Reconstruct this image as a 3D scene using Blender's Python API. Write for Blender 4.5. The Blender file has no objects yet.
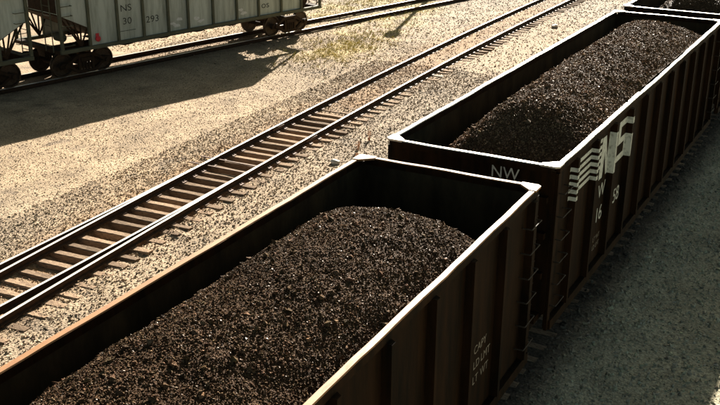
import bpy, math, random
import numpy as np
from mathutils import Matrix, Vector

S = bpy.context.scene
C = S.collection
random.seed(7)
rng = np.random.default_rng(11)

# ------------------------------------------------------------------ camera
CAM = Vector((5.788, -13.998, 9.025))
YAW, PIT, ROLL = -0.4848, 0.3698, 0.0076
FPX = 976.83                                  # focal length in pixels of a 720 px wide picture
fwd = Vector((math.sin(YAW)*math.cos(PIT), math.cos(YAW)*math.cos(PIT), -math.sin(PIT)))
rgt = Vector((math.cos(YAW), -math.sin(YAW), 0))
upv = rgt.cross(fwd)
r2 = math.cos(ROLL)*rgt + math.sin(ROLL)*upv
u2 = -math.sin(ROLL)*rgt + math.cos(ROLL)*upv
cd = bpy.data.cameras.new('camera')
cam = bpy.data.objects.new('camera', cd)
C.objects.link(cam)
m = Matrix((r2, u2, -fwd)).transposed().to_4x4()
m.translation = CAM
cam.matrix_world = m
cd.sensor_width = 36.0
cd.lens = 36.0*FPX/720.0
cd.clip_start = 0.1
cd.clip_end = 3000
S.camera = cam

# ------------------------------------------------------------------ light
SUN_AZ, SUN_EL = math.radians(-14.5), math.radians(21.0)    # azimuth from +Y towards +X
tosun = Vector((math.sin(SUN_AZ)*math.cos(SUN_EL), math.cos(SUN_AZ)*math.cos(SUN_EL), math.sin(SUN_EL)))
w = bpy.data.worlds.new('World')
S.world = w
w.use_nodes = True
nt = w.node_tree
bg = nt.nodes['Background']
sky = nt.nodes.new('ShaderNodeTexSky')
sky.sky_type = 'NISHITA'
sky.sun_disc = False
sky.sun_elevation = SUN_EL
sky.sun_rotation = SUN_AZ
sky.air_density = 0.30
sky.dust_density = 0.8
sky.ozone_density = 0.0
hz = nt.nodes.new('ShaderNodeMix'); hz.data_type = 'RGBA'; hz.blend_type = 'MULTIPLY'; hz.inputs[0].default_value = 1.0
hz.inputs[7].default_value = (0.95, 0.92, 0.60, 1)          # hazy, slightly warm air
nt.links.new(sky.outputs[0], hz.inputs[6])
nt.links.new(hz.outputs[2], bg.inputs[0])
bg.inputs[1].default_value = 0.05
sl = bpy.data.lights.new('sun', 'SUN')
sl.energy = 5.0
sl.angle = math.radians(0.5)
sl.color = (1.0, 0.91, 0.79)
so = bpy.data.objects.new('sun', sl)
C.objects.link(so)
so.location = (0, 0, 40)
so.rotation_euler = tosun.to_track_quat('Z', 'Y').to_euler()
S.view_settings.view_transform = 'Standard'
S.view_settings.look = 'None'
S.view_settings.gamma = 1.0
S.view_settings.exposure = 2.05
S.view_settings.use_curve_mapping = False

# ------------------------------------------------------------------ helpers
def tag(o, label=None, cat=None, group=None, kind=None):
    if label: o['label'] = label
    if cat: o['category'] = cat
    if group: o['group'] = group
    if kind: o['kind'] = kind
    return o

def empty(name, loc, rz=0.0, parent=None):
    o = bpy.data.objects.new(name, None)
    o.empty_display_size = 0.3
    C.objects.link(o)
    o.location = loc
    o.rotation_euler = (0, 0, rz)
    o.parent = parent
    return o

def link(name, me, parent=None):
    o = bpy.data.objects.new(name, me)
    C.objects.link(o)
    o.parent = parent
    return o

class MB:
    """collects polygons; build() links them as one mesh object"""
    def __init__(self):
        self.v, self.f, self.mi, self.cur = [], [], [], 0
    def mat(self, i):
        self.cur = i
        return self
    def poly(self, pts):
        n = len(self.v)
        self.v += [tuple(p) for p in pts]
        self.f.append(tuple(range(n, n+len(pts))))
        self.mi.append(self.cur)
    def hexa(self, p):          # 8 points: bottom 4 ccw, top 4 ccw
        n = len(self.v)
        self.v += [tuple(q) for q in p]
        for q in ((3, 2, 1, 0), (4, 5, 6, 7), (0, 1, 5, 4), (1, 2, 6, 5), (2, 3, 7, 6), (3, 0, 4, 7)):
            self.f.append(tuple(n+i for i in q))
            self.mi.append(self.cur)
    def box(self, x0, x1, y0, y1, z0, z1):
        self.hexa([(x0, y0, z0), (x1, y0, z0), (x1, y1, z0), (x0, y1, z0),
                   (x0, y0, z1), (x1, y0, z1), (x1, y1, z1), (x0, y1, z1)])
        return self
    def bbox(self, x0, x1, y0, y1, z0, z1, b=0.01):
        """box with its long vertical and top edges chamfered"""
        def ring(z, k):
            return [(x0+b*k, y0, z), (x1-b*k, y0, z), (x1, y0+b*k, z), (x1, y1-b*k, z),
                    (x1-b*k, y1, z), (x0+b*k, y1, z), (x0, y1-b*k, z), (x0, y0+b*k, z)]
        def ins(z):
            c = b
            return [(x0+c+b, y0+c, z), (x1-c-b, y0+c, z), (x1-c, y0+c+b, z), (x1-c, y1-c-b, z),
                    (x1-c-b, y1-c, z), (x0+c+b, y1-c, z), (x0+c, y1-c-b, z), (x0+c, y0+c+b, z)]
        n = len(self.v)
        rs = [ins(z0), ring(z0+b, 1), ring(z1-b, 1), ins(z1)]
        for r in rs: self.v += r
        for k in range(3):
            for i in range(8):
                j = (i+1) % 8
                self.f.append((n+k*8+i, n+k*8+j, n+k*8+8+j, n+k*8+8+i)); self.mi.append(self.cur)
        self.f.append(tuple(n+i for i in range(7, -1, -1))); self.mi.append(self.cur)
        self.f.append(tuple(n+24+i for i in range(8))); self.mi.append(self.cur)
        return self
    def prism(self, poly, axis, a, b):
        """extrude a polygon (2-D) along axis from a to b"""
        def P(p, t):
            if axis == 'x': return (t, p[0], p[1])
            if axis == 'y': return (p[0], t, p[1])
            return (p[0], p[1], t)
        k = len(poly); n = len(self.v)
        self.v += [P(p, a) for p in poly]+[P(p, b) for p in poly]
        fs = [tuple(range(n+k-1, n-1, -1)), tuple(range(n+k, n+2*k))]
        fs += [(n+i, n+(i+1) % k, n+k+(i+1) % k, n+k+i) for i in range(k)]
        self.f += fs; self.mi += [self.cur]*len(fs)
        return self
    def tube(self, p, q, r, n=8, r1=None):
        p, q = Vector(p), Vector(q)
        d = (q-p).normalized()
        a = d.orthogonal().normalized(); b = d.cross(a)
        r1 = r if r1 is None else r1
        s = len(self.v)
        for c, rr in ((p, r), (q, r1)):
            for i in range(n):
                t = 2*math.pi*i/n
                self.v.append(tuple(c+rr*(math.cos(t)*a+math.sin(t)*b)))
        fs = [(s+i, s+(i+1) % n, s+n+(i+1) % n, s+n+i) for i in range(n)]
        fs += [tuple(range(s+n-1, s-1, -1)), tuple(range(s+n, s+2*n))]
        self.f += fs; self.mi += [self.cur]*len(fs)
        return self
    def lathe(self, prof, axis, c, n=24):
        """prof: (offset along axis, radius) pairs; axis 'x' or 'z' about point c"""
        s = len(self.v)
        for t, r in prof:
            for i in range(n):
                a = 2*math.pi*i/n
                if axis == 'x': self.v.append((c[0]+t, c[1]+r*math.cos(a), c[2]+r*math.sin(a)))
                elif axis == 'y': self.v.append((c[0]+r*math.cos(a), c[1]+t, c[2]+r*math.sin(a)))
                else: self.v.append((c[0]+r*math.cos(a), c[1]+r*math.sin(a), c[2]+t))
        for k in range(len(prof)-1):
            for i in range(n):
                j = (i+1) % n
                self.f.append((s+k*n+i, s+k*n+j, s+k*n+n+j, s+k*n+n+i)); self.mi.append(self.cur)
        return self
    def mesh(self, name, mats):
        me = bpy.data.meshes.new(name)
        me.from_pydata(self.v, [], self.f)
        for mm in (mats if isinstance(mats, (list, tuple)) else [mats]): me.materials.append(mm)
        me.polygons.foreach_set('material_index', self.mi)
        bm = bmesh.new(); bm.from_mesh(me)
        bmesh.ops.recalc_face_normals(bm, faces=bm.faces)
        bm.to_mesh(me); bm.free()
        return me
    def build(self, name, mats, parent=None):
        return link(name, self.mesh(name, mats), parent)
import bmesh

def children_of(o):
    return [c for c in bpy.data.objects if c.parent == o]
def copy_tree(o, parent=None):
    c = o.copy(); C.objects.link(c); c.parent = parent
    for ch in children_of(o): copy_tree(ch, c)
    return c

# ------------------------------------------------------------------ materials
def mat(name, col, rough=0.7, metal=0.0, spec=0.4, var=None, scale=4.0, detail=6.0, bump=0.0, bscale=60.0,
        obj_rand=0.0, stretch=(1, 1, 1), lo=0.35, hi=0.65, rvar=0.0):
    mt = bpy.data.materials.new(name)
    mt.use_nodes = True
    nt = mt.node_tree; N = nt.nodes; L = nt.links
    b = N['Principled BSDF']
    b.inputs['Roughness'].default_value = rough
    b.inputs['Metallic'].default_value = metal
    b.inputs['Specular IOR Level'].default_value = spec
    b.inputs['Base Color'].default_value = (*col, 1)
    tc = N.new('ShaderNodeTexCoord')
    mp = N.new('ShaderNodeMapping'); mp.inputs['Scale'].default_value = stretch
    L.new(tc.outputs['Object'], mp.inputs[0])
    out = None
    if var:
        nz = N.new('ShaderNodeTexNoise'); nz.inputs['Scale'].default_value = scale; nz.inputs['Detail'].default_value = detail
        nz.inputs['Roughness'].default_value = 0.65
        L.new(mp.outputs[0], nz.inputs['Vector'])
        rp = N.new('ShaderNodeMapRange'); rp.inputs[1].default_value = lo; rp.inputs[2].default_value = hi
        L.new(nz.outputs[0], rp.inputs[0])
        mx = N.new('ShaderNodeMix'); mx.data_type = 'RGBA'
        mx.inputs[6].default_value = (*col, 1); mx.inputs[7].default_value = (*var, 1)
        L.new(rp.outputs[0], mx.inputs[0])
        out = mx.outputs[2]
        if rvar:
            ma = N.new('ShaderNodeMath'); ma.operation = 'MULTIPLY_ADD'
            ma.inputs[1].default_value = rvar; ma.inputs[2].default_value = rough
            L.new(rp.outputs[0], ma.inputs[0]); L.new(ma.outputs[0], b.inputs['Roughness'])
    if obj_rand:
        oi = N.new('ShaderNodeObjectInfo')
        r1 = N.new('ShaderNodeMapRange'); r1.inputs[3].default_value = 1-obj_rand; r1.inputs[4].default_value = 1+obj_rand
        L.new(oi.outputs['Random'], r1.inputs[0])
        hs = N.new('ShaderNodeHueSaturation'); L.new(r1.outputs[0], hs.inputs['Value'])
        if out: L.new(out, hs.inputs['Color'])
        else: hs.inputs['Color'].default_value = (*col, 1)
        out = hs.outputs[0]
    if out: L.new(out, b.inputs['Base Color'])
    if bump:
        n2 = N.new('ShaderNodeTexNoise'); n2.inputs['Scale'].default_value = bscale; n2.inputs['Detail'].default_value = 4
        L.new(mp.outputs[0], n2.inputs['Vector'])
        bp = N.new('ShaderNodeBump'); bp.inputs['Strength'].default_value = bump; bp.inputs['Distance'].default_value = 0.02
        L.new(n2.outputs[0], bp.inputs['Height']); L.new(bp.outputs[0], b.inputs['Normal'])
    return mt

def attr_mat(name, rough, spec, mult_noise=None, bump=0.0, bscale=20.0, speck=None):
    """base colour from the point attribute 'tint', with fine procedural variation"""
    mt = bpy.data.materials.new(name); mt.use_nodes = True
    nt = mt.node_tree; N = nt.nodes; L = nt.links
    b = N['Principled BSDF']; b.inputs['Roughness'].default_value = rough; b.inputs['Specular IOR Level'].default_value = spec
    a = N.new('ShaderNodeAttribute'); a.attribute_name = 'tint'
    col = a.outputs['Color']
    tc = N.new('ShaderNodeTexCoord')
    if speck:
        vo = N.new('ShaderNodeTexVoronoi'); vo.inputs['Scale'].default_value = speck
        L.new(tc.outputs['Object'], vo.inputs['Vector'])
        sp = N.new('ShaderNodeSeparateColor'); L.new(vo.outputs['Color'], sp.inputs[0])
        mr = N.new('ShaderNodeMapRange'); mr.inputs[3].default_value = 0.62; mr.inputs[4].default_value = 1.25
        L.new(sp.outputs[0], mr.inputs[0])
        n3 = N.new('ShaderNodeTexNoise'); n3.inputs['Scale'].default_value = 1.1; n3.inputs['Detail'].default_value = 6
        L.new(tc.outputs['Object'], n3.inputs['Vector'])
        m3 = N.new('ShaderNodeMapRange'); m3.inputs[1].default_value = .3; m3.inputs[2].default_value = .7
        m3.inputs[3].default_value = 0.75; m3.inputs[4].default_value = 1.2
        L.new(n3.outputs[0], m3.inputs[0])
        mm = N.new('ShaderNodeMath'); mm.operation = 'MULTIPLY'; L.new(mr.outputs[0], mm.inputs[0]); L.new(m3.outputs[0], mm.inputs[1])
        hs = N.new('ShaderNodeHueSaturation'); L.new(col, hs.inputs['Color']); L.new(mm.outputs[0], hs.inputs['Value'])
        col = hs.outputs[0]
    L.new(col, b.inputs['Base Color'])
    if bump:
        n2 = N.new('ShaderNodeTexVoronoi'); n2.inputs['Scale'].default_value = bscale
        L.new(tc.outputs['Object'], n2.inputs['Vector'])
        bp = N.new('ShaderNodeBump'); bp.inputs['Strength'].default_value = bump; bp.inputs['Distance'].default_value = 0.03
        bp.invert = True
        L.new(n2.outputs['Distance'], bp.inputs['Height']); L.new(bp.outputs[0], b.inputs['Normal'])
    return mt

M = {}
M['ground'] = attr_mat('ground_gravel', 0.95, 0.15, bump=0.5, bscale=20.0, speck=27.0)
M['stone'] = attr_mat('ballast_stone', 0.85, 0.25)
M['coal'] = attr_mat('coal_lump', 0.55, 0.010, bump=.8, bscale=55.0, speck=60.0)
M['coal'].node_tree.nodes['Principled BSDF'].inputs['Specular Tint'].default_value = (1.0, .74, .5, 1)
M['coal_glint'] = attr_mat('coal_cleavage_face', 0.5, 0.2)
M['coal_glint'].node_tree.nodes['Principled BSDF'].inputs['Specular Tint'].default_value = (1.0, .8, .62, 1)
M['coalbase'] = mat('coal_fines', (.012, .009, .007), .6, spec=.4, var=(.03, .022, .016), scale=30, bump=1.0, bscale=40)
M['rail_top'] = mat('polished_rail_head', (.72, .69, .64), .42, 0.6, var=(.55, .49, .42), scale=3, stretch=(8, .4, 8), rvar=.15)
M['rail_side'] = mat('rusty_rail_side', (.07, .035, .018), .85, 0.0, .2, var=(.035, .02, .012), scale=9)
M['tie'] = mat('weathered_tie', (.36, .255, .165), .92, spec=.1, var=(.15, .10, .066), scale=4, stretch=(2.2, 9, 9), bump=1.0, bscale=12, obj_rand=.35)
M['tie_pale'] = mat('pale_tie', (.5, .45, .37), .9, spec=.15, var=(.35, .29, .22), scale=5, stretch=(1.2, 9, 9), bump=.5, bscale=12)
M['plate'] = mat('tie_plate_steel', (.16, .10, .07), .7, .3, var=(.09, .05, .03), scale=20)
M['body'] = mat('oxide_black_paint', (.0055, .0032, .001), .85, spec=.08, var=(.023, .010, .003), scale=2.6, stretch=(1.5, 1.5, .22), bump=.08, bscale=25)
M['inner'] = mat('coal_stained_steel', (.016, .014, .008), .85, spec=.1, var=(.04, .034, .018), scale=2.5, stretch=(1, 1, .4))
M['rim_old'] = mat('rust_worn_rim', (.33, .17, .07), .55, .05, .25, var=(.24, .10, .04), scale=5, stretch=(4, 1.0, 1), lo=.45, hi=.75, rvar=.15)
M['rim'] = mat('worn_bare_rim', (.56, .50, .42), .42, .25, .5, var=(.22, .13, .07), scale=6, stretch=(4, 1.2, 1), lo=.5, hi=.78, rvar=.15)
M['grab'] = mat('worn_grab_steel', (.035, .026, .018), .75, .1, var=(.02, .014, .009), scale=12)
M['truck'] = mat('grimy_cast_steel', (.022, .017, .012), .75, spec=.3, var=(.05, .032, .018), scale=9)
M['wheel'] = mat('wheel_steel', (.10, .075, .055), .5, .6, var=(.05, .033, .02), scale=10)
M['letter'] = mat('white_stencil_paint', (.55, .56, .50), .75, spec=.2, var=(.14, .13, .10), scale=11, lo=.5, hi=.75)
M['letter_dim'] = mat('faded_stencil_paint', (.34, .30, .24), .8, spec=.2, var=(.16, .13, .10), scale=14)
M['hop'] = mat('grey_green_car_paint', (.44, .49, .43), .6, spec=.35, var=(.14, .16, .115), scale=2.4, stretch=(2, 2, .25), obj_rand=.12, lo=.42, hi=.85)
M['hop_rib'] = mat('grimy_grey_rib', (.10, .105, .07), .75, spec=.25, var=(.08, .08, .05), scale=4)
M['hop_dark'] = mat('grimy_brown_underframe', (.022, .015, .010), .85, spec=.15, var=(.05, .03, .017), scale=5)
M['hop_let'] = mat('black_stencil_paint', (.04, .045, .04), .8, spec=.2, var=(.2, .22, .19), scale=9, lo=.5, hi=.8)
M['chalk'] = mat('pale_chalk_mark', (.72, .75, .72), .9, spec=.1, var=(.5, .53, .5), scale=20)
M['red'] = mat('red_tag', (.70, .03, .05), .6, var=(.35, .03, .03), scale=15)
M['weed'] = mat('dry_weed', (.30, .12, .05), .9, spec=.1, var=(.36, .2, .08), scale=12)
M['grass'] = mat('yellow_grass', (.50, .42, .14), .9, spec=.1, var=(.36, .33, .1), scale=2)
M['mast'] = mat('galvanised_mast', (.35, .36, .35), .5, .6, var=(.25, .25, .24), scale=8)
M['black'] = mat('black_enamel', (.02, .02, .02), .5)
M['lens'] = mat('signal_lens', (.25, .02, .02), .15)

# ------------------------------------------------------------------ track geometry
KY = np.array([-22, -8, -2, 0, 4, 10.5, 15, 22, 39, 60, 120])
KX = np.array([-7.4, -8.6, -9.08, -9.22, -9.48, -9.80, -10.0, -10.2, -10.27, -10.2, -9.6])
_pf = np.polynomial.Polynomial.fit(KY[1:9], KX[1:9], 3)
def xc2(y):                                     # centre line of the middle track
    y = np.asarray(y, float)
    a = _pf(np.clip(y, -8, 39))
    d0 = _pf.deriv()(-8.0); d1 = _pf.deriv()(39.0)
    return a+np.where(y < -8, (y+8)*d0, 0)+np.where(y > 39, (y-39)*d1, 0)
def xdiv(y):                                    # diverging route of the turnout
    y = np.asarray(y, float)
    t = np.clip((9.0-y)/9.0, 0, None)
    return xc2(y)-0.26*t**1.7
H0 = np.array([-18.35, 26.7]); HS = 0.25
def xc1(y): return H0[0]+HS*(np.asarray(y, float)-H0[1])
TA = 0.0183
def xct(y):                                     # coal train's track: straight, then a slight bend
    y = np.asarray(y, float)
    return np.where(y < 0.5, 0.0, (y-0.5)*TA)+np.where(y > 16.5, (y-16.5)*0.012, 0)

def vnoise(x, y, s, seed):                      # smooth value noise
    r = np.random.default_rng(seed).random((64, 64))
    u, v = x/s+1000, y/s+1000
    i, j = np.floor(u).astype(int), np.floor(v).astype(int)
    a, b = u-i, v-j
    a, b = a*a*(3-2*a), b*b*(3-2*b)
    g = lambda p, q: r[p % 64, q % 64]
    return (g(i, j)*(1-a)+g(i+1, j)*a)*(1-b)+(g(i, j+1)*(1-a)+g(i+1, j+1)*a)*b-0.5
def sm(a, b, t):
    t = np.clip((t-a)/(b-a), 0, 1); return t*t*(3-2*t)

def ground_z(x, y):
    z = -0.21+0.05*vnoise(x, y, 2.3, 1)+0.02*vnoise(x, y, 0.5, 2)
    o = x-xc2(y)
    near = (1-sm(11.0, 15.5, y))*(.35+.65*sm(-1.0, 1.8, y))
    crib = sm(-0.80, -0.66, o)*(1-sm(0.70, 0.95, o))
    z = z*(1-crib)+crib*(near*-0.36+(1-near)*(-0.172+0.02*vnoise(x, y, .5, 3)))
    sh = sm(-1.9, -0.95, o)*(1-sm(-0.82, -0.72, o))
    z = z+sh*(0.06+0.02*vnoise(x, y, .4, 4))
    rs = sm(0.75, 0.9, o)*(1-sm(1.25, 1.6, o))*near
    z = z-rs*(.014+.07*vnoise(x, y, .35, 5))
    o1 = x-xc1(y)
    z = z+(1-sm(1.2, 2.4, np.abs(o1)))*0.03
    ot = x-xct(y)
    z = z-sm(1.7, 3.2, ot)*0.10
    return z

def ground_tint(x, y):
    n1 = vnoise(x, y, 3.1, 21); n2 = vnoise(x, y, 0.9, 22); n3 = vnoise(x, y, 6.5, 23)
    base = np.array([.37, .275, .175])[None]*(1+0.2*n1+0.2*n2)[:, None]
    grey = np.array([.31, .255, .19])[None]*np.ones((len(x), 1))
    k = np.clip(.25+1.1*n3, 0, .8)[:, None]
    c = base*(1-k)+grey*k
    rut = np.sin((x-xc2(y))*3.4+1.5*n3)*sm(-1.0, -2.2, x-xc2(y)) if False else np.sin((x-xc2(y))*3.3+2.0*n3)*(1-sm(-3.0, -1.8, x-xc2(y)))
    c = c*(1+.09*rut*(.5+n1))[:, None]
    sp = np.clip(vnoise(x, y, .32, 24)*2.2+vnoise(x, y, 1.7, 25)*1.2-.75, 0, .7)          # spilt coal and oil spots
    c = c*(1-sp)[:, None]+np.array([.07, .055, .045])[None]*sp[:, None]
    def mixin(c, col, k): return c*(1-k[:, None])+np.array(col)[None]*k[:, None]
    o = x-xc2(y)
    st = (1-sm(.55, 1.75, np.abs(o+.25)))*np.clip(.75+.8*n2, .2, 1)
    c = mixin(c, (.30, .18, .085), st*.85)
    o1 = x-xc1(y)
    st = (1-sm(.6, 1.7, np.abs(o1)))*.35
    c = mixin(c, (.25, .17, .11), st)
    # yellow growth along the hopper track
    pt = lambda px, py, sx, sy: np.exp(-(((x-px)/sx)**2+((y-py)/sy)**2))
    yg = pt(-15.3, 25.5, 1.3, 4.6)+pt(-16.5, 34.0, 1.2, 4.0)+pt(-14.4, 22.6, .6, 1.6)+pt(-19.5, 34, 1.4, 6)
    c = mixin(c, (.58, .46, .16), np.clip(yg*(.55+1.6*n2), 0, .42))
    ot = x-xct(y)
    c = mixin(c, (.40, .39, .28), sm(1.3, 2.1, ot)*.75)  # grey-green tone of the train's shade painted into the gravel on its right
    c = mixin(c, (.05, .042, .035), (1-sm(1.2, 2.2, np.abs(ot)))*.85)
    return np.clip(c, .01, .9)

# ------------------------------------------------------------------ ground sheet
def axis_pts(lo, hi, step, far):
    core = np.arange(lo, hi+1e-6, step)
    a = [lo]; s = step
    while a[-1] > -far: s *= 1.6; a.append(a[-1]-s)
    b = [hi]; s = step
    while b[-1] < far: s *= 1.6; b.append(b[-1]+s)
    return np.concatenate([np.array(a[1:])[::-1], core, np.array(b[1:])])
gx = axis_pts(-30, 9, .16, 900); gy = axis_pts(-11, 48, .2, 900)
X, Y = np.meshgrid(gx, gy)
xf, yf = X.ravel(), Y.ravel()
zf = ground_z(xf, yf)
nx, ny = len(gx), len(gy)
idx = np.arange(nx*ny).reshape(ny, nx)
quads = np.stack([idx[:-1, :-1], idx[:-1, 1:], idx[1:, 1:], idx[1:, :-1]], -1).reshape(-1, 4)

def np_mesh(name, verts, faces, k, mats, tint=None, smooth=False):
    me = bpy.data.meshes.new(name)
    nf = len(faces)
    me.vertices.add(len(verts)); me.vertices.foreach_set('co', np.ascontiguousarray(verts, np.float32).ravel())
    me.loops.add(nf*k); me.loops.foreach_set('vertex_index', np.ascontiguousarray(faces, np.int32).ravel())
    me.polygons.add(nf)
    me.polygons.foreach_set('loop_start', np.arange(nf, dtype=np.int32)*k)
    me.polygons.foreach_set('use_smooth', np.full(nf, smooth))
    if tint is not None:
        a = me.attributes.new('tint', 'FLOAT_COLOR', 'POINT')
        a.data.foreach_set('color', np.concatenate([tint, np.ones((len(tint), 1))], 1).astype(np.float32).ravel())
    for mm in mats: me.materials.append(mm)
    me.update(calc_edges=True)
    return me
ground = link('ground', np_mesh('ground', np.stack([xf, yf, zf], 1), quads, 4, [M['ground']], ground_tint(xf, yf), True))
tag(ground, 'tan and grey gravel yard floor around the tracks', kind='structure')

# ------------------------------------------------------------------ scattered stones and lumps
CV = np.array([(-1, -1, -1), (1, -1, -1), (1, 1, -1), (-1, 1, -1), (-1, -1, 1), (1, -1, 1), (1, 1, 1), (-1, 1, 1)], float)
CF = np.array([(3, 2, 1, 0), (4, 5, 6, 7), (0, 1, 5, 4), (1, 2, 6, 5), (2, 3, 7, 6), (3, 0, 4, 7)])
CT = np.array([t for q in CF for t in ((q[0], q[1], q[2]), (q[0], q[2], q[3]))])
OV = np.array([(1.2, 0, 0), (-1.2, 0, 0), (0, 1.2, 0), (0, -1.2, 0), (0, 0, 1.2), (0, 0, -1.2)], float)
OT = np.array([(0, 2, 4), (2, 1, 4), (1, 3, 4), (3, 0, 4), (2, 0, 5), (1, 2, 5), (3, 1, 5), (0, 3, 5)])
def lumps(pos, size, tint, seed, flat=.75, jit=(-.5, .25), octa=False):
    r = np.random.default_rng(seed)
    n = len(pos)
    BV, BT = (OV, OT) if octa else (CV, CT)
    nv = len(BV)
    var = BV[None]*(1+r.uniform(jit[0], jit[1], (40, nv, 3)))
    if octa: var = var+r.uniform(-.3, .3, (40, nv, 3))
    v = var[r.integers(0, 40, n)]
    v = v*r.uniform(.65, 1.25, (n, 1, 3))*np.array([1, 1, flat])
    q = r.normal(size=(n, 4)); q /= np.linalg.norm(q, axis=1)[:, None]
    a, b, c, d = q.T
    Rm = np.stack([1-2*(c*c+d*d), 2*(b*c-a*d), 2*(b*d+a*c), 2*(b*c+a*d), 1-2*(b*b+d*d), 2*(c*d-a*b),
                   2*(b*d-a*c), 2*(c*d+a*b), 1-2*(b*b+c*c)], 1).reshape(n, 3, 3)
    v = np.einsum('nij,nkj->nki', Rm, v)*(size/2)[:, None, None]+pos[:, None]
    f = BT[None]+(np.arange(n)*nv)[:, None, None]
    return v.reshape(-1, 3), f.reshape(-1, 3), np.repeat(tint, nv, 0)

def in_view(P, mx=1.12):
    d = P-np.array(CAM)
    z = d @ np.array(fwd)
    x = (d @ np.array(r2))/z*FPX/360; y = (d @ np.array(u2))/z*FPX/202.5
    return (z > 1) & (np.abs(x) < mx) & (np.abs(y) < mx+.06)

def scatter_ground(n, box, smin, smax, seed, keep=None):
    r = np.random.default_rng(seed)
    x = r.uniform(box[0], box[1], n); y = r.uniform(box[2], box[3], n)
    z = ground_z(x, y)
    ok = in_view(np.stack([x, y, z], 1))
    o2, o1, ot = x-xc2(y), x-xc1(y), x-xct(y)
    for o in (o2, o1):
        for g in (-.7525, .7525): ok &= np.abs(o-g) > .10
    ok &= np.abs(x-xdiv(y)-.7525) > .1
    ok &= np.abs(x-xdiv(y)+.7525) > .1
    ok &= np.abs(ot) > 1.05
    if keep is not None: ok &= keep(x, y)
    x, y, z = x[ok], y[ok], z[ok]
    s = smin+(smax-smin)*r.random(len(x))**2.2
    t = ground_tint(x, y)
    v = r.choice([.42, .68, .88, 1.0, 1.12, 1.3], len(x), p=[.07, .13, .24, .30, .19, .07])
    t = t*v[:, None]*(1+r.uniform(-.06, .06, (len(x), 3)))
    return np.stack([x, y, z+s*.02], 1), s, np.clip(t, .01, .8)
parts = [scatter_ground(120000, (-12.5, -1.2, -8, 22), .022, .075, 1),
         scatter_ground(75000, (-22, -10.8, -4, 26), .018, .052, 2),
         scatter_ground(48000, (-24, 0, 18, 46), .035, .09, 3),
         scatter_ground(34000, (1.3, 7.5, -9, 30), .03, .11, 4)]
v, f, t = lumps(np.concatenate([p[0] for p in parts]), np.concatenate([p[1] for p in parts]),
                np.concatenate([p[2] for p in parts]), 5, .6, (-.3, .15), True)
print('stones', sum(len(p[0]) for p in parts))
gs = link('gravel', np_mesh('gravel', v, f, 3, [M['stone']], t))
tag(gs, 'loose crushed stone ballast scattered over the yard', 'gravel', kind='stuff')

# ------------------------------------------------------------------ rails, ties, plates
RP = [(-.07, -.165), (.07, -.165), (.07, -.152), (.010, -.132), (.010, -.045), (.036, -.032), (.036, -.014),
      (.031, -.006), (.021, -.0015), (.0, 0.0), (-.021, -.0015), (-.031, -.006), (-.036, -.014), (-.036, -.032), (-.010, -.045), (-.010, -.132), (-.07, -.152)]
def rail(fx, off, ya, yb, parent, step=1.0, zt=0.0):
    ys = np.arange(ya, yb+1e-6, step)
    vs, fs, mi = [], [], []
    k = len(RP)
    for i, y in enumerate(ys):
        e = .05; x = float(fx(y)); dx = float(fx(y+e)-fx(y-e))/(2*e)
        n = 1/math.sqrt(1+dx*dx)
        for px, pz in RP:
            o = off+px
            vs.append((x+o*n, y-o*n*dx, pz+zt))
    for i in range(len(ys)-1):
        for j in range(k):
            fs.append((i*k+j, i*k+(j+1) % k, (i+1)*k+(j+1) % k, (i+1)*k+j))
            mi.append(0 if j in (6, 7, 8, 9, 10, 11) else 1)
    fs += [tuple(range(k-1, -1, -1)), tuple(range((len(ys)-1)*k, len(ys)*k))]; mi += [1, 1]
    me = bpy.data.meshes.new('rail'); me.from_pydata(vs, [], fs)
    me.materials.append(M['rail_top']); me.materials.append(M['rail_side'])
    me.polygons.foreach_set('material_index', mi)
    return link('rail', me, parent)

tie_meshes = []
for k in range(5):
    mb = MB(); h = 1.30
    r = random.Random(k)
    b = .018
    segs = 6
    # slightly uneven hewn beam: ring of 8 points swept along x
    ring0 = [(-.10, -.24), (.10, -.24), (.10, -b), (.10-b, 0), (-.10+b, 0), (-.10, -b)]
    vs, fs = [], []
    for i in range(segs+1):
        x = -h+2*h*i/segs
        for (py, pz) in ring0:
            vs.append((x, py+r.uniform(-.008, .008), pz+(r.uniform(-.02, 0) if pz > -.1 else 0)))
    n = len(ring0)
    for i in range(segs):
        for j in range(n): fs.append((i*n+j, i*n+(j+1) % n, (i+1)*n+(j+1) % n, (i+1)*n+j))
    fs += [tuple(range(n-1, -1, -1)), tuple(range(segs*n, segs*n+n))]
    me = bpy.data.meshes.new('tie'); me.from_pydata(vs, [], fs); me.materials.append(M['tie'])
    tie_meshes.append(me)
pm = MB().box(-.17, .17, -.085, .085, -.008, .012)
for sx in (-1, 1):
    for sy in (-.05, .05): pm.box(sx*.10-.014, sx*.10+.014, sy-.014, sy+.014, .012, .032)
plate_me = pm.mesh('tie_plate', M['plate'])

def lay_ties(fx, ya, yb, step, parent, plates=True, zt=-.172, div=None, pale=None):
    y = ya; i = 0
    while y < yb:
        x = float(fx(y)); dx = float(fx(y+.05)-fx(y-.05))/.1
        t = link('tie', tie_meshes[random.randrange(5)], parent)
        jit = random.uniform(-.05, .05)
        t.location = (x+jit, y+random.uniform(-.04, .04), zt+random.uniform(-.012, .002))
        t.rotation_euler = (0, 0, -math.atan(dx)+random.uniform(-.025, .025))
        if pale and abs(y-pale) < step*.51:
            t.data = t.data.copy(); t.data.materials[0] = M['tie_pale']
        if plates:
            offs = [-.7525, .7525]
            if div is not None and y < 6.0:
                d = float(div(y))-x; offs = [-.7525+d/2, .7525+d/2]
            for o in offs:
                p = link('tie_plate', plate_me, t); p.location = (o-jit, 0, .002)
                p.scale = (1, 1, 1)
        y += step*random.uniform(.92, 1.08); i += 1

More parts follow.
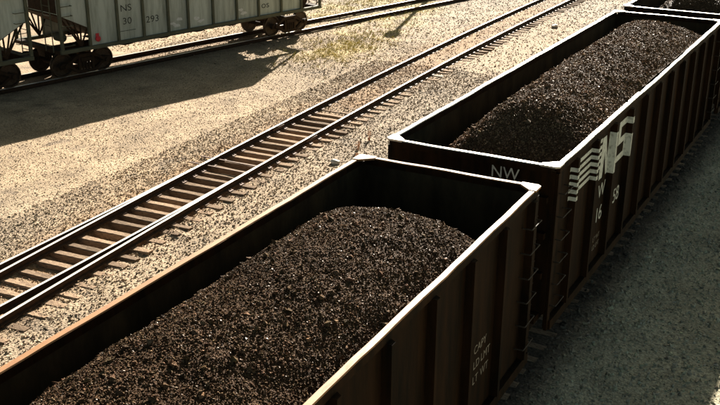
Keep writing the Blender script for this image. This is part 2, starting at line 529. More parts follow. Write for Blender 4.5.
tr2 = empty('railway_track', (0, 0, 0))
tag(tr2, 'empty track with brown ties and a switch, between the hopper cars and coal train', 'railway track')
rail(xc2, .7525, -22, 90, tr2); rail(xdiv, -.7525, -22, 90, tr2)
rail(xc2, -.7525, -22, 8.0, tr2); rail(xdiv, .7525, -22, 8.0, tr2)
lay_ties(xc2, -9.5, 44, .52, tr2, div=xdiv, pale=20.6)
for yy in (7.3, 7.9):
    xx = float(xc2(yy)); MB().box(xx-1.35, xx+.70, yy-.02, yy+.02, -.115, -.085).build('switch_rod', M['plate'], tr2)
for s, yy in ((-1, 11.4), (1, 10.9)):
    xx = float(xc2(yy))+s*.7525
    MB().box(xx-.06, xx-.0, yy-.32, yy+.32, -.13, -.05).build('joint_bar', M['plate'], tr2)
    MB().box(xx+.0005, xx+.06, yy-.32, yy+.32, -.13, -.05).build('joint_bar', M['plate'], tr2)

tr1 = empty('railway_track', (0, 0, 0))
tag(tr1, 'track carrying the grey hopper cars, its ties buried in gravel', 'railway track')
rail(xc1, .7525, -12, 90, tr1, 2.0); rail(xc1, -.7525, -12, 90, tr1, 2.0)
lay_ties(xc1, 4, 46, .53, tr1, plates=False, zt=-.185)
tr3 = empty('railway_track', (0, 0, 0))
tag(tr3, 'track under the coal train, hidden in its shade', 'railway track')
rail(xct, .7525, -22, 60, tr3, 2.0); rail(xct, -.7525, -22, 60, tr3, 2.0)
lay_ties(xct, -9, 34, .53, tr3, plates=False)

# ------------------------------------------------------------------ running gear
def wheel_mesh():
    mb = MB(); R0 = .455
    mb.lathe([(-.065, .001), (-.065, .09), (-.03, .12), (-.02, .36), (-.05, .40), (-.05, R0+.028), (-.028, R0+.028),
              (-.018, R0), (.075, R0-.006), (.075, .40), (.02, .37), (.01, .12), (.07, .09), (.07, .001)], 'x', (0, 0, 0), 28)
    return mb.mesh('wheel', M['wheel'])
WHEEL = wheel_mesh()
def side_frame_mesh(name, mt):
    mb = MB()
    poly = [(-1.12, .30), (-1.05, .40), (-.72, .44), (-.34, .66), (.34, .66), (.72, .44), (1.05, .40), (1.12, .30),
            (1.05, .17), (.76, .20), (.36, -.02), (.30, -.06), (-.30, -.06), (-.36, -.02), (-.76, .20), (-1.05, .17)]
    hole = None
    # frame as a set of bars round the openings
    T = lambda p: mb.prism(p, 'x', -.06, .06)
    T([(-1.12, .20), (-.74, .22), (-.74, .43), (-1.05, .41), (-1.12, .33)])
    T([(1.12, .20), (1.12, .33), (1.05, .41), (.74, .43), (.74, .22)])
    T([(-.74, .32), (-.32, .54), (.32, .54), (.74, .32), (.74, .43), (.36, .66), (-.36, .66), (-.74, .43)])
    T([(-.74, .22), (-.36, -.06), (.36, -.06), (.74, .22), (.74, .32), (.32, .06), (-.32, .06), (-.74, .32)])
    T([(-.34, .05), (-.24, .05), (-.24, .55), (-.34, .55)])
    T([(.24, .05), (.34, .05), (.34, .55), (.24, .55)])
    for sy in (-.13, 0, .13): mb.tube((0, sy, .06), (0, sy, .38), .055, 8)
    mb.box(-.09, .09, -.23, .23, .38, .52)
    for sy in (-.89, .89):
        mb.lathe([(.05, .001), (.05, .10), (.16, .10), (.17, .07), (.17, .001)], 'x', (0, sy, .30), 12)
    return mb.mesh(name, mt)
def make_truck(parent, y, mt, frame_me):
    mb = MB()
    mb.prism([(-1.08, .52), (-.6, .36), (.6, .36), (1.08, .52), (1.08, .62), (-1.08, .62)], 'y', y-.17, y+.17)
    mb.lathe([(0, .25), (.12, .25), (.12, .001)], 'z', (0, y, .62), 16)
    for s in (-.89, .89): mb.tube((-.80, y+s, .455), (.80, y+s, .455), .08, 10)
    t = mb.build('truck', mt, parent)
    for sx in (-1, 1):
        for sy in (-.89, .89):
            wv = link('wheel', WHEEL, t); wv.location = (sx*.76, y+sy, .457)
            wv.rotation_euler = (0, 0, 0 if sx > 0 else math.pi)
        fr = link('side_frame', frame_me, t); fr.location = (sx*1.02, y, .155)
        fr.rotation_euler = (0, 0, 0 if sx > 0 else math.pi)
    return t
FRAME = side_frame_mesh('side_frame', M['truck'])
FRAMEH = side_frame_mesh('side_frame', M['hop_dark'])

def coupler(parent, yend, sgn, mt, reach=.5):
    mb = MB()
    y = yend
    mb.box(-.09, .09, min(y, y+sgn*reach*.65), max(y, y+sgn*reach*.65), .78, .95)
    y2 = y+sgn*reach*.65
    mb.prism([(-.16, y2), (.17, y2), (.20, y2+sgn*.10), (.08, y2+sgn*reach*.42), (.02, y2+sgn*.12), (-.10, y2+sgn*.10), (-.17, y2+sgn*reach*.38), (-.22, y2+sgn*.1)], 'z', .73, 1.0)
    return mb.build('coupler', mt, parent)

# ------------------------------------------------------------------ coal gondola
GL, GW, GH = 15.04, 3.10, 3.764        # rim centre-line length and width, rim height
HL, HW = GL/2, GW/2
PX = HW-.01                            # outer face of the side sheet
PD = .13                               # depth of a post
POST_Y = [-HL+.90+1.25*k for k in range(12)]
ZB = .70
def worn_bar(c, a, b, axis, seed, hw=.050):
    """top chord: a bar with rubbed corners, slightly bent and dented along its length"""
    r = random.Random(seed); mb = MB(); n = max(4, int((b-a)/.33))
    prof = [(-1, -.13), (1, -.13), (1, -.016), (.8, 0), (-.8, 0), (-1, -.016)]
    k = len(prof); w = 0.0; dz = 0.0
    for i in range(n+1):
        t = a+(b-a)*i/n
        w = .6*w+r.uniform(-.006, .006); dz = .5*dz+r.uniform(-.006, .003)
        if i in (0, n): w = dz = 0.0
        for u, v in prof:
            p = c+w+u*hw+r.uniform(-.002, .002); z = GH-.003+v+(dz if v > -.1 else 0)
            mb.v.append((p, t, z) if axis == 'y' else (t, p, z))
    for i in range(n):
        for j in range(k):
            mb.f.append((i*k+j, i*k+(j+1) % k, (i+1)*k+(j+1) % k, (i+1)*k+j)); mb.mi.append(0 if j in (2, 3, 4) else 1)
    mb.f += [tuple(range(k-1, -1, -1)), tuple(range(n*k, n*k+k))]; mb.mi += [1, 1]
    return mb
def make_gondola(rim):
    root = empty('coal_gondola', (0, 0, 0))
    for s in (-1, 1):
        mb = MB(); mb.mat(0).box(min(s*PX, s*(PX-.012)), max(s*PX, s*(PX-.012)), -HL+.0145, HL-.0145, ZB+.02, GH-.10)
        sw = mb.build('side_wall', [M['body']], root)
        # inner lining
        MB().box(min(s*(PX-.014), s*(PX-.03)), max(s*(PX-.014), s*(PX-.03)), -HL+.033, HL-.033, 1.0, GH-.11).build('lining', M['inner'], sw)
        MB().box(min(s*(PX+.002), s*(PX+.10)), max(s*(PX+.002), s*(PX+.10)), -HL+.10, HL-.10, ZB-.02, ZB+.16).build('side_sill', M['body'], root)
        worn_bar(s*HW, -HL+.07, HL-.07, 'y', 3+s).build('top_rail', [rim, M['body']], root)
        for y in POST_Y:
            x0, x1 = s*(PX+.001), s*(PX+PD)
            mb = MB()
            w0, w1 = .17, .09
            zt = GH-.135; zb = ZB+.165
            mb.hexa([(x0, y, zb), (x1, y, zb), (x1, y+w1, zb), (x0, y+w0, zb), (x0, y, zt), (x1, y, zt), (x1, y+w1, zt), (x0, y+w0, zt)])
            mb.build('side_post', M['body'], root)
        for e in (-1, 1):
            # corner post
            x0, x1 = s*(PX+.003), s*(PX+.06)
            MB().box(min(x0, x1), max(x0, x1), e*(HL-.02)-.0 if e < 0 else e*(HL-.16), e*(HL-.16) if e < 0 else e*(HL-.02), ZB-.015, GH-.14).build('corner_post', M['body'], root)
    for e in (-1, 1):
        mb = MB(); y0, y1 = sorted((e*HL, e*(HL-.014)))
        mb.box(-PX+.0, PX-.0, y0, y1, 1.0, GH-.10)
        ew = mb.build('end_wall', M['body'], root)
        y0, y1 = sorted((e*(HL-.016), e*(HL-.032)))
        MB().box(-PX+.0305, PX-.0305, y0, y1, 1.1, GH-.11).build('lining', M['inner'], ew)
        y0, y1 = sorted((e*(HL-.055), e*(HL+.055)))
        worn_bar(e*HL, -HW+.066, HW-.066, 'x', 9+e, .044).build('top_rail', [rim, M['body']], root)
        for z in (1.7, 2.45, 3.1):
            y0, y1 = sorted((e*(HL+.002), e*(HL+.10)))
            MB().box(-PX+.08, PX-.08, y0, y1, z, z+.11).build('end_beam', M['body'], root)
        for x in (-.55, .38):
            y0, y1 = sorted((e*(HL+.003), e*(HL+.13)))
            MB().box(x-.05, x+.05, y0, y1, 1.02, 3.09).build('end_post', M['body'], root)
        # corner gussets on the rim
        for s in (-1, 1):
            cx, cy = s*(HW-.02), e*(HL-.02)
            mb = MB()
            pts = [(cx+s*.08, cy-e*.22), (cx+s*.08, cy+e*.02), (cx+s*.02, cy+e*.07), (cx-s*.24, cy+e*.07), (cx-s*.24, cy-e*.03), (cx-s*.03, cy-e*.22)]
            mb.prism(pts, 'z', GH-.03, GH+.004)
            mb.build('corner_gusset', rim, root)
        # platform and draft sill
        y0, y1 = sorted((e*(HL-.2), e*(HL+.24)))
        MB().box(-1.45, 1.45, y0, y1, .90, 1.02).build('end_sill', M['body'], root)
        coupler(root, e*(HL+.16), e, M['truck'], .42)
        # ladders: rungs on the right-hand end of each side and on the end
        for k in range(6):
            z = 1.15+.42*k
            s = e*-1 if e < 0 else 1
            for s2 in (-1, 1):
                ya, yb = e*(HL-.12), e*(HL-.58)
                mb = MB(); xo = s2*(PX+.16)
                mb.tube((xo, ya, z), (xo, yb, z), .009, 6)
                for yy in (ya, yb): mb.tube((xo, yy, z), (s2*(PX+.004), yy, z), .012, 6)
                mb.build('grab_iron', M['grab'], root)
            mb = MB(); yo = e*(HL+.19)
            mb.tube((e*-.85, yo, z), (e*-1.3, yo, z), .009, 6)
            for xx in (e*-.85, e*-1.3): mb.tube((xx, yo, z), (xx, e*(HL+.004), z), .012, 6)
            mb.build('grab_iron', M['grab'], root)
    mb = MB(); mb.box(-PX+.04, PX-.04, -HL+.04, HL-.04, 1.02, 1.06)
    mb.build('floor', M['inner'], root)
    MB().box(-.22, .22, -HL+.1, HL-.1, .72, .99).build('centre_sill', M['body'], root)
    # brake wheel
    mb = MB()
    mb.lathe([(-.012, .27), (0, .285), (.012, .27), (0, .255), (-.012, .27)], 'y', (.95, -HL-.26, 2.75), 24)
    for a in range(4):
        t = a*math.pi/2
        mb.tube((.95, -HL-.26, 2.75), (.95+.27*math.cos(t), -HL-.26, 2.75+.27*math.sin(t)), .012, 6)
    mb.tube((.95, -HL-.28, 2.75), (.95, -HL-.005, 2.75), .02, 8)
    mb.build('brake_wheel', M['grab'], root)
    make_truck(root, -HL+2.0, M['truck'], FRAME)
    make_truck(root, HL-2.0, M['truck'], FRAME)
    return root
gA = make_gondola(M['rim_old'])
gB = copy_tree(gA)
gC = copy_tree(gA)
for g in (gB, gC):
    for o in children_of(g):
        if o.name.split('.')[0] in ('top_rail', 'corner_gusset'):
            o.material_slots[0].link = 'OBJECT'; o.material_slots[0].material = M['rim']
def place(g, near, ang):
    g.location = (near[0]+HL*math.sin(ang), near[1]+HL*math.cos(ang), 0)
    g.rotation_euler = (0, 0, -ang)
place(gA, (0, -GL), 0.0)
place(gB, (-.018, 1.083), TA)
place(gC, (.275, 17.16), .030)
G = 'loaded coal cars coupled in a train'
tag(gA, 'black coal car with rust-tan rim, coupled ahead of the car with the white emblem', 'coal car', G)
tag(gB, 'dark brown coal car with white striped emblem on its side', 'coal car', G)
tag(gC, 'coal car coupled behind the one with the white emblem', 'coal car', G)

# ------------------------------------------------------------------ lettering painted over sheets and posts
def text_tris(s, size, shear=0.0, width=1.0):
    cu = bpy.data.curves.new('txt', 'FONT'); cu.body = s; cu.size = size; cu.shear = shear; cu.fill_mode = 'FRONT'
    ob = bpy.data.objects.new('txt', cu); C.objects.link(ob)
    dg = bpy.context.evaluated_depsgraph_get(); dg.update()
    me = bpy.data.meshes.new_from_object(ob.evaluated_get(dg))
    me.calc_loop_triangles()
    co = [(vv.co.x*width, vv.co.y) for vv in me.vertices]
    tr = [[co[i] for i in lt.vertices] for lt in me.loop_triangles]
    bpy.data.objects.remove(ob); bpy.data.curves.remove(cu); bpy.data.meshes.remove(me)
    return tr
def clip(poly, axis_lo, v, keep_greater):
    out = []
    for i in range(len(poly)):
        a, b = poly[i], poly[(i+1) % len(poly)]
        ia = (a[0] >= v) == keep_greater or a[0] == v
        ib = (b[0] >= v) == keep_greater or b[0] == v
        if ia: out.append(a)
        if ia != ib:
            t = (v-a[0])/(b[0]-a[0]); out.append((v, a[1]+t*(b[1]-a[1])))
    return out
def paint_side(name, tris, u0, z0, parent, mt):
    """tris in (u, z); u along the car, painted on the +X side of a gondola, following its posts"""
    mb = MB()
    edges = []
    for y in POST_Y: edges.append((y, y+.09))
    for tri in tris:
        P = [(p[0]+u0, p[1]+z0) for p in tri]
        lo, hi = min(p[0] for p in P), max(p[0] for p in P)
        cuts = [(-99, None)]
        prev = -99
        for a, b in edges:
            cuts.append((prev, a, PX+.004)); cuts.append((a, b, PX+PD+.004)); prev = b
        cuts.append((prev, 99, PX+.004))
        for c in cuts[1:]:
            if c[1] <= lo or c[0] >= hi: continue
            q = clip(P, 0, c[0], True)
            if len(q) >= 3: q = clip(q, 0, c[1], False)
            if len(q) >= 3: mb.poly([(c[2], p[0], p[1]) for p in q])
        for a, b in edges:                      # near face of each post
            if lo < a < hi:
                zs = []
                for i in range(3):
                    p, r = P[i], P[(i+1) % 3]
                    if (p[0]-a)*(r[0]-a) < 0: zs.append(p[1]+(a-p[0])/(r[0]-p[0])*(r[1]-p[1]))
                if len(zs) == 2 and abs(zs[0]-zs[1]) > 1e-4:
                    zz = sorted(zs)
                    mb.poly([(PX+.004, a-.004, zz[0]), (PX+PD+.004, a-.004, zz[0]), (PX+PD+.004, a-.004, zz[1]), (PX+.004, a-.004, zz[1])])
    if mb.f: return mb.build(name, mt, parent)
def rect(u0, u1, z0, z1): return [[(u0, z0), (u1, z0), (u1, z1)], [(u0, z0), (u1, z1), (u0, z1)]]
YB = 1.083+HL                                   # world y -> local u for car B
for k in range(5):
    z = 2.86+.135*k
    paint_side('emblem_stripe', rect(1.93-YB, 3.95-YB, z, z+.075), 0, 0, gB, M['letter'])
def bold(polys, w, h, shear):
    out = []
    for p in polys:
        q = [(a*w+shear*b*h, b*h) for a, b in p]
        out += [[q[0], q[i], q[i+1]] for i in range(1, len(q)-1)]
    return out
N_ = [[(0, 0), (.34, 0), (.34, 1), (0, 1)], [(.66, 0), (1, 0), (1, 1), (.66, 1)], [(.34, .62), (.34, 1), (.66, .38), (.66, 0)]]
S_ = [[(0, 0), (1, 0), (1, .16), (0, .16)], [(0, .42), (1, .42), (1, .58), (0, .58)], [(0, .84), (1, .84), (1, 1), (0, 1)],
      [(.74, .16), (1, .16), (1, .42), (.74, .42)], [(0, .58), (.28, .58), (.28, .84), (0, .84)]]
paint_side('emblem_letter', bold(N_, .70, .84, .10), 3.90-YB, 2.62, gB, M['letter'])
paint_side('emblem_letter', bold(S_, .66, .84, .06), 5.12-YB, 2.62, gB, M['letter'])
paint_side('reporting_mark', text_tris('W', .42, 0, 1.1), 3.98-YB, 2.20, gB, M['letter'])
paint_side('car_number', text_tris('16', .44, 0, 1.1), 3.93-YB, 1.70, gB, M['letter'])
paint_side('car_number', text_tris('58', .44, 0, 1.1), 5.20-YB, 1.70, gB, M['letter'])
paint_side('stencil_data', text_tris('LT WT', .14, 0, 1.1), 3.93-YB, 1.30, gB, M['letter_dim'])
paint_side('stencil_data', text_tris('LD LMT', .14, 0, 1.0), 3.93-YB, 1.12, gB, M['letter_dim'])
YA = -HL
for s_, uu, zz in (('CAPY', 0, 1.95), ('LD', 0, 1.70), ('LMT', .30, 1.70), ('LT', 0, 1.45), ('WT', .30, 1.45)):
    paint_side('stencil_data', text_tris(s_, .19, 0, 1.05), -2.42+uu-YA, zz, gA, M['letter_dim'])
mb = MB()
for tri in text_tris('NW', .30, 0, .95): mb.poly([(p[0]+.40, -HL-.004, p[1]+3.39) for p in tri])
mb.build('reporting_mark', M['letter'], gB)

# ------------------------------------------------------------------ coal loads
def heap(name, g, fn, n, smin, smax, seed, label, y0=-HL+.05, y1=HL-.05, step=.06, octa=True, k0=1.65):
    hw = PX-.034
    xs = np.linspace(-hw, hw, int(2*hw/step)+1); ys = np.linspace(y0, y1, int((y1-y0)/step)+1)
    Xg, Yg = np.meshgrid(xs, ys); zz = fn(Xg.ravel(), Yg.ravel())
    nx, ny = len(xs), len(ys)
    V = np.stack([Xg.ravel(), Yg.ravel(), zz], 1)
    ii = np.arange(nx*ny).reshape(ny, nx)
    q = np.stack([ii[:-1, :-1], ii[:-1, 1:], ii[1:, 1:], ii[1:, :-1]], -1).reshape(-1, 4)
    q = np.concatenate([q[:, [0, 1, 2]], q[:, [0, 2, 3]]])
    r = np.random.default_rng(seed)
    x = r.uniform(-hw+.03, hw-.03, n); y = r.uniform(y0+.03, y1-.03, n)
    s = smin+(smax-smin)*r.random(n)**2.2
    big = r.random(n) < .006; s = np.where(big, smax*r.uniform(1.3, 2.6, n), s)
    pos = np.stack([x, y, fn(x, y)+s*.1], 1)
    val = r.choice([.022, .032, .044, .06, .09], n, p=[.24, .34, .26, .13, .03])
    t = val[:, None]*np.array([[1.75, 1.10, .64]])*k0*(1+r.uniform(-.08, .08, (n, 3)))
    lv, lf, lt = lumps(pos, s, t, seed+1, .9, (-.28, .12), octa)
    verts = np.concatenate([V, lv]); faces = np.concatenate([q, lf+len(V)])
    tint = np.concatenate([np.tile([[.075, .045, .026]], (len(V), 1)), lt])
    me = np_mesh(name, verts, faces, 3, [M['coal'], M['coal_glint']], tint)
    per = len(lf)//n
    me.polygons.foreach_set('material_index', np.concatenate([np.zeros(len(q), np.int32), np.repeat(((r.random(n) < .06) & ~big).astype(np.int32), per)]))
    o = link(name, me)
    o.location = g.location; o.rotation_euler = g.rotation_euler
    tag(o, label, 'coal', 'heaped coal loads', 'stuff')
    return o
def heapA(x, y):
    Yw = y-HL                                    # distance from far end of the car, 0 at the end wall
    prof = 4.00-.37*np.abs((x-.15)/1.35)**2.2+.10*vnoise(x, y, 1.3, 31)+.05*vnoise(x, y, .45, 32)
    prof = prof-.30*(1-sm(-1.45, -.5, x))
    far = 2.42+(-Yw-.1-.22*(x-.1)**2)*.74
    near = 2.6+(GL+Yw)*.7
    return -np.log(np.exp(-5*prof)+np.exp(-5*far)+np.exp(-5*near))/5+.02*vnoise(x, y, .17, 33)
def heapB(x, y):
    d0 = y+HL; d1 = HL-y
    hump = .05*sm(-5, 0, y)-.10*sm(3.5, 7, y)
    prof = 4.10+hump-.46*np.abs((x-.25)/1.4)**1.9+.05*vnoise(x, y, 1.2, 41)+.05*vnoise(x, y, .4, 42)
    prof = prof-.52*(1-sm(-1.5, -.2, x))
    far = 2.35+d1*.70
    near = 2.50+d0*.60+.06*x
    return -np.log(np.exp(-5*prof)+np.exp(-5*far)+np.exp(-5*near))/5+.02*vnoise(x, y, .17, 43)
heap('coal_load', gA, heapA, 125000, .013, .036, 51, 'lumpy heap of coal filling the car with the rust-tan rim', y0=-HL+.05)
heap('coal_load', gB, heapB, 72000, .018, .046, 61, 'heap of coal in the car with the white striped emblem', k0=3.0)
heap('coal_load', gC, lambda x, y: heapB(x, y+.6), 14000, .03, .06, 71, 'heap of coal in the coal car behind the one with the white emblem', step=.1)

# ------------------------------------------------------------------ grey hopper cars
HHL, HHW, HZ0, HZ1 = 6.80, 1.55, 1.22, 3.42
RIBS = [-6.80, -5.55, -4.28, -3.10, -1.90, -.90, .40, 1.70, 2.95, 4.30, 5.55, 6.80]
def make_hopper():
    root = empty('hopper_car', (0, 0, 0))
    cut = 1.25                                   # length of the raised slope-sheet end
    for s in (-1, 1):
        x0, x1 = sorted((s*HHW, s*(HHW-.02)))
        for a, b in zip(RIBS[:-1], RIBS[1:]):
            a2, b2 = a+.002, b-.002
            if a < -HHL+.01: poly = [(a2, 2.50), (b2, 1.88), (b2, HZ1-.1), (a2, HZ1-.1)]
            elif b > HHL-.01: poly = [(a2, 1.88), (b2, 2.50), (b2, HZ1-.1), (a2, HZ1-.1)]
            else: poly = [(a2, HZ0-.06), (b2, HZ0-.06), (b2, HZ1-.06), (a2, HZ1-.06)]
            MB().prism(poly, 'x', x0, x1).build('side_panel', M['hop'], root)
        for y in RIBS:
            end = abs(y) > HHL-.1
            x0, x1 = sorted((s*(HHW+.002), s*(HHW+.11)))
            mb = MB(); wd = .05 if not end else .06
            yy = y if not end else y-math.copysign(.06, y)
            mb.bbox(x0, x1, yy-wd, yy+wd, HZ0-.02, HZ1-.11, .012)
            mb.build('side_rib' if not end else 'end_post', M['hop_rib'], root)
        x0, x1 = sorted((s*(HHW-.05), s*(HHW+.10)))
        MB().box(x0, x1, -HHL-.02, HHL+.02, HZ0-.16, HZ0-.025).build('side_sill', M['hop_rib'], root)
        x0, x1 = sorted((s*(HHW-.04), s*(HHW+.12)))
        MB().bbox(x0, x1, -HHL, HHL, HZ1-.1, HZ1+.05, .015).build('top_rail', M['hop_rib'], root)
        # skirt under the sill between the trucks
        x0, x1 = sorted((s*(HHW-.12), s*(HHW-.06)))
        MB().box(x0, x1, -HHL+2.2, HHL-2.2, 1.03, HZ0-.10).build('skirt', M['hop_dark'], root)
    for k in range(5):
        y = -3.6+1.8*k
        MB().prism([(y-.6, .98), (y+.6, .98), (y+.15, .88), (y-.15, .88)], 'x', -1.15, 1.15).build('discharge_chute', M['hop_dark'], root)
    for e in (-1, 1):
        # end wall and slope sheet
        y0, y1 = sorted((e*(HHL-.02), e*(HHL-.04)))
        MB().box(-HHW+.03, HHW-.03, y0, y1, 2.52, HZ1-.02).build('end_wall', M['hop_dark'], root)
        mb = MB(); a, b = e*(HHL-.05), e*(HHL-2.9)
        mb.prism([(a, 2.50), (b, 1.08), (b, 1.02), (a, 2.44)], 'x', -HHW+.03, HHW-.03)
        mb.build('slope_sheet', M['hop_dark'], root)
        y0, y1 = sorted((e*(HHL-.06), e*(HHL-.0)))
        MB().box(-HHW, HHW, e*(HHL-.25) if e > 0 else -HHL-.06, HHL+.06 if e > 0 else -(HHL-.25), HZ0-.165, HZ0-.03).build('end_sill', M['hop_dark'], root)
        y0, y1 = sorted((e*(HHL-.06), e*(HHL)))
        MB().box(-HHW+.03, HHW-.03, y0, y1, HZ1-.01, HZ1+.05).build('top_rail', M['hop_rib'], root)
        coupler(root, e*(HHL+.06), e, M['hop_dark'], .46)
        # braces fanning up to the slope sheet
        for s in (-1, 1):
            for k, (yy, zz) in enumerate(((.15, 2.40), (.42, 2.28), (.70, 2.12), (.98, 1.98), (1.25, 1.82))):
                MB().tube((s*(HHW-.10), e*(HHL-.95), HZ0-.02), (s*(HHW-.10), e*(HHL-yy), zz), .035, 6).build('slope_brace', M['hop_dark'], root)
        for k in range(5):
            z = 1.35+.36*k
            mb = MB()
            mb.tube((HHW+.14, e*(HHL-.10), z), (HHW+.14, e*(HHL-.55), z), .014, 6)
            for yy in (.10, .55): mb.tube((HHW+.14, e*(HHL-yy), z), (HHW-.02, e*(HHL-yy), z), .014, 6)
            mb.build('ladder_rung', M['hop_rib'], root)
            mb = MB()
            mb.tube((.75, e*(HHL+.10), z), (1.25, e*(HHL+.10), z), .014, 6)
            mb.build('ladder_rung', M['hop_rib'], root)
        for xx in (.75, 1.25): MB().tube((xx, e*(HHL+.10), 1.1), (xx, e*(HHL+.10), 3.4), .022, 6).build('ladder_rail', M['hop_rib'], root)
        mb = MB(); mb.lathe([(-.22, .001), (-.22, .16), (.22, .16), (.22, .001)], 'x', (.35, e*(HHL-.75), 1.42), 14); mb.build('brake_cylinder', M['hop_rib'], root)
    MB().box(-.25, .25, -HHL+.1, HHL-.1, .75, 1.015).build('centre_sill', M['hop_dark'], root)
    MB().box(-HHW+.06, HHW-.06, -HHL+2.95, HHL-2.95, 1.0, 1.05).build('floor', M['hop_dark'], root)
    make_truck(root, -HHL+1.35, M['hop_dark'], FRAMEH)
    make_truck(root, HHL-1.45, M['hop_dark'], FRAMEH)
    return root
hd = np.array([HS, 1.0])/math.hypot(HS, 1)
def hop_place(o, s):
    o.location = (H0[0]+hd[0]*s, H0[1]+hd[1]*s, 0); o.rotation_euler = (0, 0, -math.atan(HS))
h1 = make_hopper(); h2 = copy_tree(h1)
SC = -7.85
hop_place(h1, SC); hop_place(h2, SC-HHL*2-1.15)
tag(h1, 'pale grey ribbed hopper car with black number, shading the gravel', 'hopper car', 'grey hopper cars')
tag(h2, 'pale grey hopper car without a number, coupled to the numbered one', 'hopper car', 'grey hopper cars')
def hop_text(name, s, size, u, z, mt=None, width=1.0):
    mb = MB()
    for tri in text_tris(s, size, 0, width): mb.poly([(HHW+.006, p[0]+u, p[1]+z) for p in tri])
    return mb.build(name, mt or M['hop_let'], h1)
hop_text('reporting_mark', 'NS', .36, -11.95-SC, 2.28, width=1.2)
hop_text('car_number', '30', .36, -11.88-SC, 1.78, width=1.2)
hop_text('car_number', '293', .36, -10.80-SC, 1.70, width=1.2)
hop_text('stencil_data', 'os', .40, -4.70-SC, 1.50, width=1.3)
MB().box(HHW+.004, HHW+.007, -12.1-SC, -11.3-SC, 1.52, 1.54).build('stencil_line', M['hop_let'], h1)
rr = random.Random(3)
for (u, z) in ((-9.5, 1.5), (-9.2, 1.62), (-9.35, 1.38), (-8.3, 1.55), (-8.1, 1.42), (-5.9, 1.6), (-5.7, 1.45)):
    mb = MB(); p = [(u-SC+rr.uniform(-.1, .1)+.16*math.cos(a), z+.07*math.sin(a)*rr.uniform(.5, 1.4)) for a in np.linspace(0, 5.5, 7)]
    mb.poly([(HHW+.006, a, b) for a, b in p]); mb.build('chalk_mark', M['chalk'], h1)
mb = MB(); mb.lathe([(-.02, .001), (-.02, .10), (.04, .11), (.07, .06), (.07, .001)], 'x', (HHW+.03, -13.05-SC, 1.42), 14)
mb.box(HHW+.01, HHW+.03, -13.12-SC, -12.98-SC, 1.42, 1.62)
tag(mb.build('marker_disc', M['red'], h1), 'small red disc on the car side')

# ------------------------------------------------------------------ signal mast beyond the hopper track
tip = Vector((-14.0, 26.2, -.2))
HT = 6.2
base = tip+Vector((tosun.x, tosun.y, 0)).normalized()*(HT/math.tan(SUN_EL))
sg = empty('signal_mast', (base.x, base.y, -.2))
tag(sg, 'tall steel signal mast with round black target beyond the hopper track', 'signal')
MB().tube((0, 0, 0), (0, 0, HT-.1), .13, 12, .11).build('mast', M['mast'], sg)
MB().bbox(-.25, .25, -.25, .25, -.2, .12, .02).build('footing', M['mast'], sg)
mb = MB(); mb.lathe([(-.02, .001), (-.02, .38), (.02, .38), (.02, .001)], 'y', (0, -.12, HT-.5), 28); mb.build('target', M['black'], sg)
for dz in (-.2, .0, .2):
    mb = MB(); mb.lathe([(-.05, .001), (-.05, .07), (0, .075), (0, .001)], 'y', (0, -.15, HT-.5+dz), 14); mb.build('lens', M['lens'], sg)

# ------------------------------------------------------------------ weeds, grass and pale rocks
def weed(x, y, h, n, label, seed):
    r = random.Random(seed)
    z = float(ground_z(np.array([x]), np.array([y]))[0])
    root = empty('dry_weed', (x, y, z-.01)); tag(root, label, 'weed', 'dry weeds beside the coal train')
    mb, ml = MB(), MB()
    for k in range(n):
        a = r.uniform(0, 6.28); l = r.uniform(.05, .22)*h; hh = h*r.uniform(.6, 1.05)
        p = Vector((r.uniform(-.03, .03), r.uniform(-.03, .03), 0)); q = p+Vector((l*math.cos(a), l*math.sin(a), hh))
        mb.tube(p, q, .007, 5, .004)
        for j in range(9):
            t = r.uniform(.3, 1); c = p.lerp(q, t); b = r.uniform(0, 6.28); s = r.uniform(.03, .07)
            e1 = Vector((math.cos(b), math.sin(b), r.uniform(-.1, .7)))*s; e2 = Vector((-math.sin(b), math.cos(b), .2))*s*.3
            ml.poly([c, c+e1*.5+e2, c+e1, c+e1*.5-e2])
    mb.build('stem', M['weed'], root); ml.build('leaves', M['weed'], root)
weed(-7.55, 11.9, .42, 6, 'tall rust-brown dry weed beside the switch track', 1)
weed(-7.40, 10.9, .30, 7, 'short rust-brown dry weed on the gravel', 2)
weed(-7.05, 10.2, .20, 6, 'small low tuft of brown dry weed on the gravel', 3)

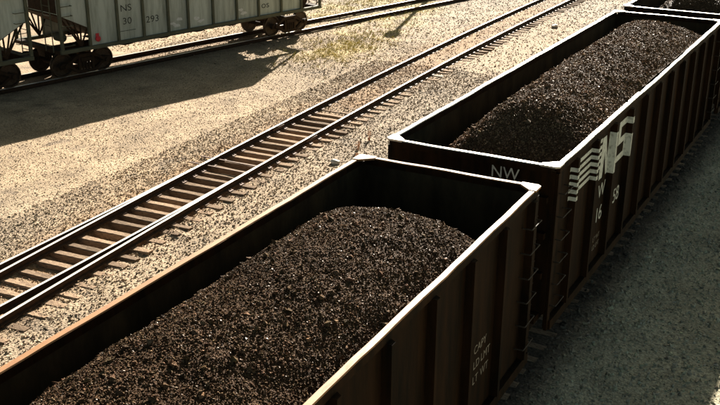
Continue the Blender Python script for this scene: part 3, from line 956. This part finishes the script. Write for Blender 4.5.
def grass(n, spots, seed):
    r = np.random.default_rng(seed)
    V, F = [], []
    for i in range(n):
        px, py, sx, sy = spots[r.integers(len(spots))]
        x, y = px+sx*r.normal()*.6, py+sy*r.normal()*.6
        if abs(x-float(xc1(y))) < .95: continue
        z = float(ground_z(np.array([x]), np.array([y]))[0])
        for k in range(5):
            a = r.uniform(0, 6.28); h = r.uniform(.05, .17); l = r.uniform(.02, .10)
            c = np.array([x+r.normal()*.04, y+r.normal()*.04, z]); wv = np.array([-math.sin(a), math.cos(a), 0])*.010
            tpt = c+np.array([l*math.cos(a), l*math.sin(a), h])
            b = len(V); V += [c-wv, c+wv, tpt]; F.append((b, b+1, b+2))
    me = np_mesh('yellow_grass', np.array(V), np.array(F), 3, [M['grass']])
    tag(link('yellow_grass', me), 'sparse yellow grass tufts growing in the gravel beside the hopper track', 'grass', kind='stuff')
grass(1300, [(-15.3, 25.5, 1.3, 4.6), (-16.5, 34.0, 1.2, 4.0), (-14.6, 23.4, 1.6, 3.4), (-19.5, 34, 1.2, 5)], 9)

def rock(x, y, s, label, seed):
    r = np.random.default_rng(seed)
    bm = bmesh.new(); bmesh.ops.create_icosphere(bm, subdivisions=2, radius=1)
    dirs = r.normal(size=(9, 3)); dirs /= np.linalg.norm(dirs, axis=1)[:, None]; ds = r.uniform(.55, .85, 9)
    for vv in bm.verts:
        p = np.array(vv.co)
        for d, k in zip(dirs, ds):
            e = p @ d-k
            if e > 0: p = p-d*e
        vv.co = Vector(p*np.array([1.2, .9, .6])*s)
    me = bpy.data.meshes.new('pale_rock'); bm.to_mesh(me); bm.free(); me.materials.append(M['rockmat'])
    o = link('pale_rock', me); z = float(ground_z(np.array([x]), np.array([y]))[0]); o.location = (x, y, z+s*.25); o.rotation_euler = (0, 0, r.uniform(0, 6))
    tag(o, label, 'rock', 'pale rocks on the gravel')
M['rockmat'] = mat('pale_limestone', (.62, .59, .53), .9, spec=.2, var=(.45, .42, .36), scale=6, bump=.4, bscale=20)
rock(-7.45, 9.55, .16, 'large pale rock lying between the switch track and the coal train', 1)
rock(-7.05, 9.95, .09, 'small pale rock beside the larger pale rock', 2)
rock(-8.1, 32.7, .20, 'pale rock beside the track near the rear of the emblem car', 3)
